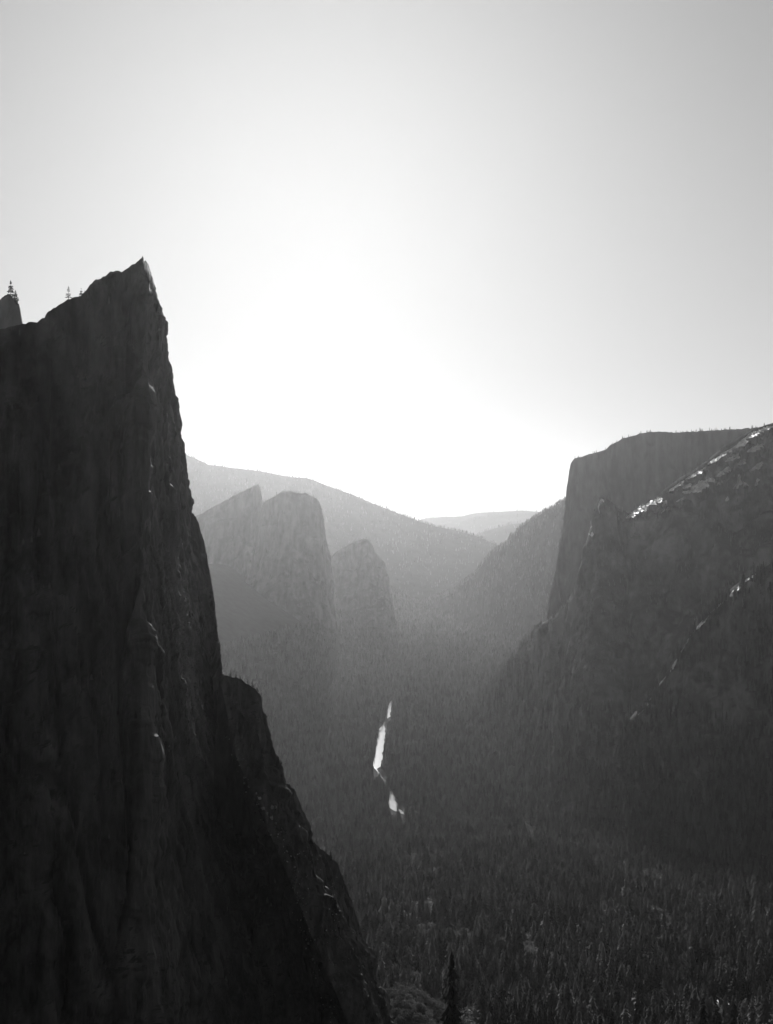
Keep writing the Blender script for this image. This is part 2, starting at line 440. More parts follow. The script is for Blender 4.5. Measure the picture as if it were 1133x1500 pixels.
t3 = [(455, 900, 5050), (474, 845, 5000), (486, 815, 4960), (496, 806, 4930), (508, 800, 4910), (518, 794, 4900), (530, 790, 4895), (539, 790, 4895), (546, 797, 4900), (551, 810, 4910), (557, 818, 4920), (564, 824, 4930), (568, 845, 4945), (572, 870, 4960), (576, 900, 4980), (582, 935, 5000)]
tw3 = tag(loft('rock_tower', ridge_cols(far(t3, TOWERS), 300, 30, -10, 1.8, zref=600), 130, 110, M_FARROCK, FAR_DISP, back=(60, 380), seed=45, jag=(3.5, 40)),
          'smaller low hazy granite tower standing before the long forested ridge', 'rock tower')

# --- the sheer face on the other side, the slope before it and the near spur
ec = [(770, 965, 4420), (785, 935, 4418), (800, 908, 4415), (806, 872, 4410), (813, 842, 4405), (819, 805, 4400), (824, 772, 4396), (828, 742, 4390), (831, 712, 4384), (834, 692, 4376), (837, 677, 4365), (840, 673, 4355), (850, 670, 4345), (862, 666, 4335), (882, 661, 4330), (895, 652, 4325), (912, 643, 4320), (938, 635, 4310), (960, 632, 4300), (1000, 633, 4280), (1030, 631, 4265), (1060, 630, 4250), (1100, 627, 4220), (1133, 624, 4200), (1260, 612, 4150)]
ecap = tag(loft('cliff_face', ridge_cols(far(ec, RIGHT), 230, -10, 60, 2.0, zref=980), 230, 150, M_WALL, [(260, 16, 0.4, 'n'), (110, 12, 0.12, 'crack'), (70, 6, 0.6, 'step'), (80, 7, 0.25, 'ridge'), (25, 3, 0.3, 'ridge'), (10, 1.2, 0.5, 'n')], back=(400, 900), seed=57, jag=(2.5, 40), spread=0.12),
           'sheer grey cliff with a square brow and flat wooded top', 'cliff')
sc_ = [(1290, 575, 3060), (1180, 606, 3150), (1133, 621, 3200), (1105, 630, 3220), (1085, 640, 3240), (1062, 655, 3260), (1040, 674, 3280), (1018, 690, 3300), (998, 701, 3320), (975, 718, 3340), (955, 733, 3360), (938, 742, 3375), (920, 753, 3390), (905, 745, 3400), (890, 733, 3405), (880, 729, 3400), (875, 738, 3398), (876, 752, 3396), (868, 768, 3394), (863, 784, 3392), (858, 806, 3390), (852, 828, 3390), (847, 848, 3392), (840, 866, 3400), (828, 888, 3480), (812, 904, 3650), (797, 912, 3850), (782, 930, 4000), (766, 951, 4150), (750, 972, 4300), (738, 990, 4380), (722, 1015, 4450), (702, 1048, 4500)]
cols = []
for c, (u, v, d) in zip(ridge_cols(far(sc_, RIGHT), 640, -130, -15, 1.45, 9), sc_): cols.append(c)
slope1 = tag(loft('brushy_mountainside', cols, 330, 210, M_SLOPE, [(300, 30, 0.7, 'n'), (140, 30, 0.4, 'ridge'), (160, 18, 0.35, 'crack'), (60, 3, 0.6, 'step'), (45, 11, 0.4, 'ridge'), (16, 4, 0.7, 'n')], back=(30, 420), seed=69, spread=0.1),
             'steep brushy mountainside with bare pale slabs along its crest', 'mountainside')
sp = [(1420, 640, 2500), (1300, 715, 2560), (1200, 780, 2600), (1133, 824, 2640), (1110, 838, 2660), (1090, 850, 2675), (1072, 864, 2690), (1054, 884, 2700), (1035, 905, 2710), (1016, 925, 2720), (1000, 948, 2730), (984, 972, 2740), (970, 995, 2750), (955, 1020, 2760), (938, 1042, 2770), (922, 1060, 2775), (905, 1078, 2780)]
spur = tag(loft('mountain_spur', ridge_cols(far(sp, 0.69), 460, 40, -15, 1.4), 190, 150, M_SLOPE, [(200, 20, 0.7, 'n'), (90, 20, 0.4, 'ridge'), (40, 6, 0.6, 'step'), (30, 7, 0.5, 'ridge'), (12, 3, 0.7, 'n')], back=(30, 300), seed=77),
           'nearer brushy spur with a thin pale rocky edge', 'mountainside')

# --- hills and ridges that close the valley
HD = [(600, 60, 0.8, 'n'), (220, 30, 0.6, 'ridge'), (80, 10, 0.7, 'ridge'), (30, 3, 0.8, 'n')]
h1 = [(590, 897, 7700), (640, 884, 7300), (664, 868, 7000), (685, 852, 6800), (700, 838, 6650), (712, 820, 6500), (722, 810, 6420), (735, 801, 6320), (744, 797, 6250), (750, 784, 6180), (765, 771, 6080), (788, 757, 5950), (800, 748, 5850), (812, 744, 5780), (822, 737, 5700), (834, 730, 5620), (880, 712, 5500), (960, 700, 5400)]
hill1 = tag(loft('hill', ridge_cols(h1, 900, 0, -15, 1.2), 150, 90, M_HILL, HD[1:], back=(100, 1200), seed=81), 'forested slope descending to the valley behind the sheer cliff', 'hill', kind='structure')
h2 = [(-100, 700, 9400), (60, 685, 9200), (180, 670, 9000), (240, 660, 8950), (266, 664, 8900), (285, 671, 8850), (305, 681, 8800), (340, 686, 8750), (378, 690, 8700), (405, 695, 8650), (425, 699, 8600), (448, 700, 8550), (462, 704, 8500), (485, 714, 8450), (512, 723, 8400), (545, 738, 8350), (580, 751, 8300), (615, 764, 8250), (640, 772, 8200), (672, 778, 8150), (700, 786, 8100), (722, 796, 8100), (745, 815, 8100), (765, 850, 8100)]
hill2 = tag(loft('hill', ridge_cols(far(h2, RIDGE), 1500, 150, 0, 1.15), 260, 110, M_HILL, HD, back=(150, 1800), seed=91), 'long hazy forested ridge sloping down behind the towers', 'hill', kind='structure')
h3 = [(600, 810, 11600), (650, 800, 11600), (690, 790, 11500), (705, 780, 11500), (722, 775, 11450), (745, 769, 11400), (765, 766, 11400), (800, 758, 11300), (880, 745, 11200), (1000, 740, 11200)]
hill3 = tag(loft('hill', ridge_cols(h3, 2200, 0, 0, 1.1), 120, 50, M_HILL, HD, back=(150, 1500), seed=95), 'pale distant ridge beyond the valley mouth', 'hill', kind='structure')
h4 = [(480, 790, 15000), (560, 775, 15000), (605, 765, 15000), (625, 759, 15000), (655, 757, 14900), (675, 757, 14900), (695, 752, 14800), (720, 750, 14800), (745, 749, 14700), (765, 748, 14700), (800, 751, 14700), (860, 745, 14700), (980, 745, 14700), (1150, 750, 14700)]
hill4 = tag(loft('hill', ridge_cols(h4, 2600, 0, 0, 1.1), 140, 40, M_HILL, HD, back=(150, 1500), seed=99), 'faintest farthest ridge on the skyline at the valley mouth', 'hill', kind='structure')

# ------------------------------------------------------------------ the river
RIVER = [(620, 1205), (590, 1192), (578, 1184), (573, 1172), (573, 1160), (566, 1146), (558, 1137), (551, 1126), (554, 1104), (557, 1084), (561, 1064), (566, 1053), (571, 1040), (573, 1026), (590, 985), (630, 950), (606, 944), (582, 941), (572, 930), (560, 915)]
def on_floor(u, v):
    z = 0.0
    for _ in range(40):
        d = (CZ - z) * F / (v - Hh / 2)
        zn = float(ground_z(np.array([(u - W / 2) / F * d]), np.array([d]))[0]); z = 0.6 * z + 0.4 * zn
    return np.array([(u - W / 2) / F * d, d])
riv = np.array([on_floor(u, v) for u, v in RIVER])
riv = resample(riv, 400)
tan = np.gradient(riv, axis=0); tan /= np.linalg.norm(tan, axis=1)[:, None]
nrm = np.stack([-tan[:, 1], tan[:, 0]], 1)
ii = np.arange(400)
rv_v = (CZ - ground_z(riv[:, 0], riv[:, 1])) / riv[:, 1] * F + Hh / 2                       # photo row of each point of the river
openw = np.interp(rv_v, [930, 938, 948, 955, 1026, 1034, 1048, 1056, 1062, 1070, 1118, 1128, 1134, 1156, 1164, 1186, 1194], [.15, .3, .3, .12, .12, .6, .6, .15, .5, 1.2, 1.1, .1, .05, .05, 1.1, 1.1, .08])
openw = openw * (1.05 + 0.55 * noise3(np.stack([np.arange(400) * 0.23, np.full(400, 1.7), np.full(400, 0.4)], 1)))
wl = 11 + 4.5 * np.array(noise3(np.stack([ii * 0.11, ii * 0 + 3.3, ii * 0], 1))) * 2
wr = 11 + 4.5 * np.array(noise3(np.stack([ii * 0.13, ii * 0 + 8.3, ii * 0], 1))) * 2
rz = ground_z(riv[:, 0], riv[:, 1])
rv = []
for k in range(400):
    for s, wd in ((1, wl[k] * openw[k]), (0, 0), (-1, wr[k] * openw[k])):
        q = riv[k] + nrm[k] * s * wd
        rv.append((q[0], q[1], max(rz[k], float(ground_z(np.array([q[0]]), np.array([q[1]]))[0])) + 0.5))
rf = []
for k in range(399):
    for j in (0, 1): rf.append((k * 3 + j, k * 3 + j + 1, k * 3 + j + 4, k * 3 + j + 3))
river = tag(mesh_obj('river', rv, rf, M_WATER, smooth=True), 'bright river winding along the forested valley floor', 'river', kind='structure')

# ------------------------------------------------------------------ conifers
def conifer(seed, h=1.0, width=0.13, whorls=16, per=7, detail=True, bare=0.12, droop=0.35, gap=0.0):
    """crown and trunk of unit height; branch sprays are small separate faces"""
    r = random.Random(seed)
    V, Fc = [], []
    lean = r.uniform(-0.01, 0.01)
    for w in range(whorls):
        t = w / (whorls - 1)
        z0 = bare + (1 - bare) * (t ** 0.9) * 0.97
        rad = width * (1 - t) ** 0.75 * r.uniform(0.75, 1.2) + 0.008
        if gap and r.random() < gap: continue
        off = r.uniform(0, 6.28)
        npb = max(4, int(per * (1 - 0.4 * t)))
        for b in range(npb):
            a = off + 6.283 * b / npb + r.uniform(-0.3, 0.3)
            L = rad * r.uniform(0.55, 1.15)
            zz = z0 + r.uniform(-0.012, 0.012)
            ca, sa = math.cos(a), math.sin(a)
            dz = -droop * L * r.uniform(0.6, 1.4)
            hw = L * r.uniform(0.22, 0.4)
            p0 = (lean * zz, 0, zz)
            tip = (ca * L, sa * L, zz + dz)
            m = 0.6
            pl = (ca * L * m - sa * hw, sa * L * m + ca * hw, zz + dz * m - 0.01)
            pr = (ca * L * m + sa * hw, sa * L * m - ca * hw, zz + dz * m - 0.012)
            up = (ca * L * m * 0.8, sa * L * m * 0.8, zz + dz * m * 0.5 + 0.025)
            i = len(V); V += [p0, pl, tip, pr, up]
            Fc += [(i, i + 1, i + 4), (i + 4, i + 1, i + 2), (i + 4, i + 2, i + 3), (i, i + 4, i + 3)]
            if detail:
                for q in range(2):
                    f = r.uniform(0.35, 0.95); s = r.uniform(-1, 1) * hw * 0.8
                    c = (ca * L * f - sa * s, sa * L * f + ca * s, zz + dz * f)
                    g = 0.022 * r.uniform(0.6, 1.4)
                    i = len(V)
                    V += [(c[0] - g, c[1], c[2] - g * 1.2), (c[0] + g * 0.6, c[1] + g, c[2] - g), (c[0], c[1] - g * .3, c[2] + g * 1.1)]
                    Fc.append((i, i + 1, i + 2))
    i = len(V)
    V += [(0.006, 0, 0.95), (-0.004, 0.006, 0.95), (-0.004, -0.006, 0.95), (lean, 0, 1.0)]
    Fc += [(i, i + 1, i + 3), (i + 1, i + 2, i + 3), (i + 2, i, i + 3)]
    TV, TF = [], []
    for k in range(6):
        t = k / 5
        for a in range(6):
            q = 6.283 * a / 6; rr = 0.0135 * (1 - t) ** 0.8 + 0.001
            TV.append((math.cos(q) * rr + lean * t, math.sin(q) * rr, t * 0.97))
    for k in range(5):
        for a in range(6): TF.append((k * 6 + a, k * 6 + (a + 1) % 6, (k + 1) * 6 + (a + 1) % 6, (k + 1) * 6 + a))
    if detail:                                                        # a few dead limbs on the bare lower trunk
        for k in range(6):
            zz = r.uniform(0.3 * bare, bare + 0.25); a = r.uniform(0, 6.28); L = width * r.uniform(0.3, 0.7); i = len(TV)
            TV += [(0, 0, zz), (0.003, 0.003, zz + 0.004), (math.cos(a) * L, math.sin(a) * L, zz - 0.01)]
            TF.append((i, i + 1, i + 2))
    return V, Fc, TV, TF

def mesh_only(name, V, Fc, mat):
    me = bpy.data.meshes.new(name); me.from_pydata(V, [], Fc); me.materials.append(mat); me.update(); return me

PROTO = []
for k, (wd, wh, per, bare, dr) in enumerate([(0.13, 17, 8, 0.12, 0.35), (0.105, 19, 7, 0.08, 0.5), (0.15, 14, 8, 0.2, 0.25), (0.12, 15, 7, 0.3, 0.3)]):
    V, Fc, TV, TF = conifer(100 + k, width=wd, whorls=wh, per=per, bare=bare, droop=dr)
    PROTO.append((mesh_only('conifer_crown', V, Fc, M_LEAF), mesh_only('conifer_trunk', TV, TF, M_BARK)))
def oak(seed):
    r = random.Random(seed); V, Fc = [], []
    lobes = [(r.uniform(-.22, .22), r.uniform(-.22, .22), r.uniform(.45, .82), r.uniform(.14, .26)) for _ in range(9)] + [(0, 0, .62, .28)]
    for (cx, cy_, cz_, rr) in lobes:
        for _ in range(42):
            d = np.array([r.gauss(0, 1) for _ in range(3)]); d = d / np.linalg.norm(d) * rr * r.uniform(0.7, 1.08)
            c = (cx + d[0], cy_ + d[1], cz_ + d[2] * 0.75); g = r.uniform(.03, .065); i = len(V)
            V += [(c[0] + r.uniform(-g, g), c[1] + r.uniform(-g, g), c[2] + r.uniform(-g, g)) for _ in range(4)]
            Fc += [(i, i + 1, i + 2), (i + 1, i + 2, i + 3)]
    TV, TF = [], []
    def limb(a, b, r0, r1):
        i = len(TV)
        for (p, q) in ((a, r0), (b, r1)):
            for k in range(5): TV.append((p[0] + math.cos(1.2566 * k) * q, p[1] + math.sin(1.2566 * k) * q, p[2]))
        for k in range(5): TF.append((i + k, i + (k + 1) % 5, i + 5 + (k + 1) % 5, i + 5 + k))
    limb((0, 0, 0), (0, 0, .4), .035, .025)
    for (cx, cy_, cz_, rr) in lobes[:6]: limb((0, 0, .36), (cx, cy_, cz_), .018, .006)
    return V, Fc, TV, TF
M_OAK = plain_mat('broadleaf_leaves', 0.04, 0.19, 0.02, rough=0.6, translucent=0.45)
for k in range(2):
    V, Fc, TV, TF = oak(210 + k)
    PROTO.append((mesh_only('broadleaf_crown', V, Fc, M_OAK), mesh_only('broadleaf_trunk', TV, TF, M_BARK)))
TREE_LABEL = ['conifer with a narrow dark crown in the valley forest', 'very slender conifer with drooping boughs in the valley forest',
              'broad crowned conifer in the valley forest', 'conifer with a tall bare lower trunk in the valley forest',
              'round crowned pale broadleaf tree among the valley conifers', 'lumpy wide broadleaf tree among the valley conifers']

def put_tree(name, meshes, loc, h, rot, label, cat='tree', group=None, wscale=1.0, tilt=0.0):
    root = empty(name, loc)
    root.rotation_euler = (tilt, 0, rot)
    root.scale = (h * wscale, h * wscale, h)
    tag(root, label, cat, group)
    c = bpy.data.objects.new('crown', meshes[0]); COL.objects.link(c); c.parent = root
    t = bpy.data.objects.new('trunk', meshes[1]); COL.objects.link(t); t.parent = root
    return root

# --- where trees stand on the floor
pts = []
for (y0, y1, s) in ((560, 1600, 7.5), (1600, 2300, 8.5), (2300, 3800, 9.5), (3800, 6000, 13), (6000, 9000, 20)):
    ys = np.arange(y0, y1, s)
    for y in ys:
        lim = 0.40 * y
        xs = np.arange(-lim, lim, s)
        if len(xs) == 0: continue
        pts.append(np.stack([xs + rng.uniform(-.5, .5, len(xs)) * s * 1.1, y + rng.uniform(-.5, .5, len(xs)) * s * 1.1], 1))
T = np.concatenate(pts)
wall = np.maximum(T[:, 0] - ip(T[:, 1], XR), ip(T[:, 1], XL) - T[:, 0])
keepm = wall < 420
T = T[keepm]; wall = wall[keepm]
den = fbm(np.stack([T[:, 0] / 120, T[:, 1] / 120, T[:, 0] * 0 + 5], 1), 3)
T = T[(den + rng.normal(0, .15, len(T))) > -0.18]
TZ = ground_z(T[:, 0], T[:, 1])
hn = fbm(np.stack([T[:, 0] / 160, T[:, 1] / 160, T[:, 0] * 0 + 9], 1), 3)
TH = (31 + 16 * hn + rng.normal(0, 7, len(T))).clip(10, 50) * np.interp(T[:, 1], [900, 2000], [0.85, 1.0])
# the river and its banks are open
def seg_dist(P, Q):
    d = np.full(len(P), 1e9)
    for a, b in zip(Q[:-1], Q[1:]):
        ab = b - a; t = np.clip(((P - a) @ ab) / (ab @ ab), 0, 1)
        d = np.minimum(d, np.linalg.norm(P - (a + t[:, None] * ab), axis=1))
    return d
ok = (seg_dist(T, riv[::4]) > 2.5) & ~((np.abs(T[:, 0] - 0) < 62) & (T[:, 1] < 800)) & ~((np.abs(T[:, 0]) < 95) & (T[:, 1] < 640))
VIS = [(np.array([(572, 1030), (570, 1048)], float), 3.5), (np.array([(562, 1064), (558, 1085), (556, 1102), (551, 1126)], float), 5.5), (np.array([(561, 1135), (564, 1141)], float), 2.5),
       (np.array([(574, 1163), (575, 1175), (577, 1186)], float), 5), (np.array([(587, 1178), (590, 1188)], float), 3.5),
       ]
BARS = [((1034, 1460), (1041, 1470), 4.5), ((1046, 1478), (1056, 1494), 4), ((1051, 1468), (1054, 1474), 3), ((1066, 1471), (1072, 1481), 5), ((1074, 1482), (1081, 1489), 5), ((1088, 1488), (1094, 1495), 4.5), ((1013, 1455), (1020, 1464), 2), ((977, 1482), (979, 1487), 3)]
VIS += [(np.array([a_, b_], float), w_ * 0.35) for a_, b_, w_ in BARS]
for f in (0.0, 0.25, 0.5, 0.75, 1.0):
    z = TZ + TH * f
    U = np.stack([T[:, 0] / T[:, 1] * F + W / 2, Hh / 2 - (z - CZ) / T[:, 1] * F], 1)
    for seg, hw in VIS:
        ok &= seg_dist(U, seg) > hw + (1 - f) * 0.09 * TH / T[:, 1] * F
T, TZ, TH = T[ok], TZ[ok], TH[ok]
Ub = T[:, 0] / T[:, 1] * F + W / 2; Vb = Hh / 2 - (TZ - CZ) / T[:, 1] * F; Vt = Hh / 2 - (TZ + TH - CZ) / T[:, 1] * F
inview = (Ub > -15) & (Ub < W + 15) & (Vt < Hh - 8)
sel = (Ub > -60) & (Ub < W + 60) & (Vt < Hh + 60)
T, TZ, TH, Ub, Vb, Vt, inview = [a[sel] for a in (T, TZ, TH, Ub, Vb, Vt, inview)]

# which of them nothing hides: cast a ray at the tree tops
BV = []
for nm in ('rock_face', 'buttress'):
    for (P, Fa, nf, nr) in SURF[nm]:
        BV.append(BVHTree.FromPolygons([Vector(p) for p in P], [tuple(f) for f in Fa]))
def hidden(p):
    o = Vector((0, 0, CZ)); d = Vector(p) - o; L = d.length; d.normalize()
    for b in BV:
        hit = b.ray_cast(o, d, L - 2)
        if hit[0] is not None: return True
    return False
kinds = rng.integers(0, 4, len(T))
glade = fbm(np.stack([T[:, 0] / 90, T[:, 1] / 90, T[:, 0] * 0 + 31], 1), 3)
broad = (glade + rng.normal(0, .1, len(T))) > 0.22
kinds[broad] = rng.integers(4, 6, broad.sum()); TH[broad] *= 0.55
size_px = np.where(inview, TH * np.where(broad, 1.7, 1.0) / T[:, 1], 0)
order = np.argsort(-size_px)
single = []
for i in order:
    if len(single) >= 290: break
    if not hidden((T[i, 0], T[i, 1], TZ[i] + TH[i] * 0.9)): single.append(i)
for i in single:
    k = int(kinds[i])
    put_tree('conifer_tree' if k < 4 else 'broadleaf_tree', PROTO[k], (T[i, 0], T[i, 1], TZ[i] - 0.5), TH[i], rng.uniform(0, 6.28), TREE_LABEL[k], group='nearest trees of the valley forest', wscale=float(rng.uniform(1.1, 1.7)))
rest = np.ones(len(T), bool); rest[single] = False

def forest(name, pos, hgt, kind, label, protos, wmin=1.1, wmax=1.8):
    n = len(pos)
    me = bpy.data.meshes.new(name)
    me.from_pydata(np.asarray(pos, float).tolist(), [], [])
    for nm, data, ty in (('height', hgt, 'FLOAT'), ('wide', hgt * rng.uniform(wmin, wmax, n), 'FLOAT'), ('turn', rng.uniform(0, 6.28, n), 'FLOAT'), ('kind', kind, 'INT')):
        at = me.attributes.new(nm, ty, 'POINT'); at.data.foreach_set('value', np.asarray(data))
    o = bpy.data.objects.new(name, me); COL.objects.link(o)
    tag(o, label, 'forest', kind='stuff')
    ng = bpy.data.node_groups.new(name, 'GeometryNodeTree')
    ng.interface.new_socket('Geometry', in_out='INPUT', socket_type='NodeSocketGeometry')
    ng.interface.new_socket('Geometry', in_out='OUTPUT', socket_type='NodeSocketGeometry')
    N = ng.nodes; L = ng.links.new
    gi = N.new('NodeGroupInput'); go = N.new('NodeGroupOutput')
    def attr(nm, ty):
        a = N.new('GeometryNodeInputNamedAttribute'); a.data_type = ty; a.inputs[0].default_value = nm
        return [s for s in a.outputs if s.enabled and s.name == 'Attribute'][0]
    A = {nm: attr(nm, 'INT' if nm == 'kind' else 'FLOAT') for nm in ('height', 'wide', 'turn', 'kind')}
    sc = N.new('ShaderNodeCombineXYZ'); L(A['wide'], sc.inputs[0]); L(A['wide'], sc.inputs[1]); L(A['height'], sc.inputs[2])
    ro = N.new('ShaderNodeCombineXYZ'); L(A['turn'], ro.inputs[2])
    jn = N.new('GeometryNodeJoinGeometry')
    for k, objs in enumerate(protos):
        cmp_ = N.new('FunctionNodeCompare'); cmp_.data_type = 'INT'; cmp_.operation = 'EQUAL'
        ins = [s for s in cmp_.inputs if s.enabled and s.type == 'INT']
        L(A['kind'], ins[0]); ins[1].default_value = k
        for ob in objs:
            oi = N.new('GeometryNodeObjectInfo'); oi.transform_space = 'ORIGINAL'; oi.inputs['Object'].default_value = ob
            oi.inputs['As Instance'].default_value = True
            ip_ = N.new('GeometryNodeInstanceOnPoints')
            L(gi.outputs[0], ip_.inputs['Points']); L(cmp_.outputs[0], ip_.inputs['Selection']); L(oi.outputs['Geometry'], ip_.inputs['Instance'])
            L(ro.outputs[0], ip_.inputs['Rotation']); L(sc.outputs[0], ip_.inputs['Scale'])
            L(ip_.outputs[0], jn.inputs[0])
    L(jn.outputs[0], go.inputs[0])
    md = o.modifiers.new('trees', 'NODES'); md.node_group = ng
    return o

by_mesh = {}
for o in bpy.data.objects:
    if o.type == 'MESH' and o.parent and o.name.split('.')[0] in ('crown', 'trunk'): by_mesh.setdefault(o.data.name, o)
protos = [(by_mesh[c.name], by_mesh[t.name]) for c, t in PROTO]
forest('valley_forest', np.stack([T[rest, 0], T[rest, 1], TZ[rest] - 0.5], 1), TH[rest], kinds[rest], 'dense conifer forest covering the valley floor', protos)

# --- trees on the slopes, ridges and ledges
def scatter(name, idx, n, slope_min, hrange, vmask=None, sz=90, front_only=False, thr=-0.2):
    P, Fa, nf, nr = SURF[name][idx]
    a, b, c, d = [P[Fa[:, k]] for k in range(4)]
    N_ = np.cross(c - a, d - b); ar = np.linalg.norm(N_, axis=1) / 2; N_ /= 2 * ar[:, None] + 1e-9
    cen = (a + c) / 2
    u = cen[:, 0] / cen[:, 1] * F + W / 2
    w_ = ar * (np.abs(N_[:, 2]) > slope_min) * (u > -30) * (u < W + 30)
    w_ = w_ * (fbm(cen / sz, 3) > thr)
    if vmask is not None: w_ = w_ * vmask(u, Hh / 2 - (cen[:, 2] - CZ) / cen[:, 1] * F, cen)
    if w_.sum() <= 0: return np.zeros((0, 3)), np.zeros(0)
    f = rng.choice(len(Fa), n, p=w_ / w_.sum())
    r1, r2 = rng.random((2, n, 1))
    pos = a[f] * (1 - r1) * (1 - r2) + b[f] * r1 * (1 - r2) + c[f] * r1 * r2 + d[f] * (1 - r1) * r2
    return pos - np.array([0, 0, 0.6]), rng.uniform(hrange[0], hrange[1], n)

sets = []
sets.append(scatter('brushy_mountainside', 0, 9000, 0.30, (5, 14), thr=-0.1))
sets.append(scatter('mountain_spur', 0, 7000, 0.30, (8, 22), thr=-0.1))
lowf = lambda u, v, c: (c[:, 2] < 330) * np.clip((330 - c[:, 2]) / 200, 0, 1)
sets.append(scatter('brushy_mountainside', 0, 5500, 0.15, (16, 38), lowf, thr=-0.5))
sets.append(scatter('mountain_spur', 0, 6500, 0.15, (16, 38), lowf, thr=-0.5))
sets.append(scatter('cliff_face', 0, 2500, 0.75, (5, 13)))
sets.append(scatter('rock_tower', 0, 700, 0.55, (10, 20)))
sets.append(scatter('rock_tower', 1, 700, 0.55, (10, 20)))
sets.append(scatter('rock_tower', 2, 500, 0.55, (10, 20)))
sets.append(scatter('hill', 0, 15000, 0.2, (14, 30)))
sets.append(scatter('hill', 1, 16000, 0.15, (16, 34)))
sets.append(scatter('hill', 2, 2500, 0.1, (20, 40)))
sets.append(scatter('hill', 3, 2500, 0.1, (22, 42)))
pos = np.concatenate([s[0] for s in sets]); hh = np.concatenate([s[1] for s in sets])
forest('hillside_forest', pos, hh, rng.integers(0, 4, len(pos)), 'scattered conifers on the valley walls and far ridges', protos, 0.9, 1.6)
p2, h2_ = scatter('buttress', 0, 260, 0.35, (1.5, 4), sz=12, thr=-0.1)
p3, h3_ = scatter('rock_face', 0, 500, 0.42, (1, 3), sz=12, thr=0.0)
forest('ledge_shrubbery', np.concatenate([p2, p3]), np.concatenate([h2_, h3_]), rng.integers(0, 4, len(p2) + len(p3)), 'stunted trees and scrub on the ledges of the dark spire', protos, 1.3, 2.4)

# ------------------------------------------------------------------ single trees on the skyline of the spire
def surf_top(u, v0, names, v1=1400):
    """first hit going down the photo column u"""
    for v in np.arange(v0, v1, 0.5):
        o = Vector((0, 0, CZ)); d = Vector(px(u, v, 1000.0)) - o; d.normalize()
        for b in BVN[names]:
            hit = b.ray_cast(o, d)
            if hit[0] is not None: return hit[0]
    return None
BVN = {'spire': BV, 'pin': [BVHTree.FromPolygons([Vector(p) for p in SURF['rock_pinnacle'][0][0]], [tuple(f) for f in SURF['rock_pinnacle'][0][1]])]}
def sky_tree(u, v0, hpx, which, meshes, label, ws=1.0, grp=None, tilt=0):
    h = surf_top(u, v0, which)
    if h is None: return
    H_ = hpx / F * h.y
    put_tree('conifer_tree', meshes, (h.x, h.y + 2, h.z - 1.0), H_, rng.uniform(0, 6.28), label, group=grp, wscale=ws, tilt=tilt)
def proto2(seed, **kw):
    V, Fc, TV, TF = conifer(seed, **kw)
    return (mesh_only('conifer_crown', V, Fc, M_LEAF_DARK), mesh_only('conifer_trunk', TV, TF, M_BARK))
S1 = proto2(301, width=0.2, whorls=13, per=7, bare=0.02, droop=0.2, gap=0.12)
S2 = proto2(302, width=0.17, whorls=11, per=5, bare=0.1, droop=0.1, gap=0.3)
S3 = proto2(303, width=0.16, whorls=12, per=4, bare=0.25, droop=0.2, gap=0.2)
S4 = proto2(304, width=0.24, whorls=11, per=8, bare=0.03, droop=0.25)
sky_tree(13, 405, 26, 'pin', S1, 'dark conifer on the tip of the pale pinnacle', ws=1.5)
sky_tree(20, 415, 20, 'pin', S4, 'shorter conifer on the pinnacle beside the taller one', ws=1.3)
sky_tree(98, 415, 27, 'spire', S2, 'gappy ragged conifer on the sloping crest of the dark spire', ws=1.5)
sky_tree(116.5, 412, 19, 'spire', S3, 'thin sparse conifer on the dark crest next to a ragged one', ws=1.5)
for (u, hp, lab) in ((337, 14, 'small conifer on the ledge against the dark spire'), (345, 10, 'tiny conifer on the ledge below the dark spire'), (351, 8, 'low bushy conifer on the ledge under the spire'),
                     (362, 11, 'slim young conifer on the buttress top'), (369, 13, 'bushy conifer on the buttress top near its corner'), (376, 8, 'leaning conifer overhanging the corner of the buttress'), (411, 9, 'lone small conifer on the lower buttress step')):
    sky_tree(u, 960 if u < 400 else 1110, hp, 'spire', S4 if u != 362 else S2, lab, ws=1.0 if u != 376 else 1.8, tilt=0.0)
# the dark conifer rising from the mountainside below the view point
tx, ty = (662 - W / 2) / F * 345.0, 345.0
tz = float(ground_z(np.array([tx]), np.array([ty]))[0])
ttop = px(656, 1388, 345.0)[2]
NEAR = proto2(401, width=0.12, whorls=24, per=9, bare=0.1, droop=0.4, gap=0.08)
put_tree('conifer_tree', NEAR, (tx, ty, tz - 0.5), ttop - tz, 1.0, 'near black conifer top rising in front of the brush and forest')

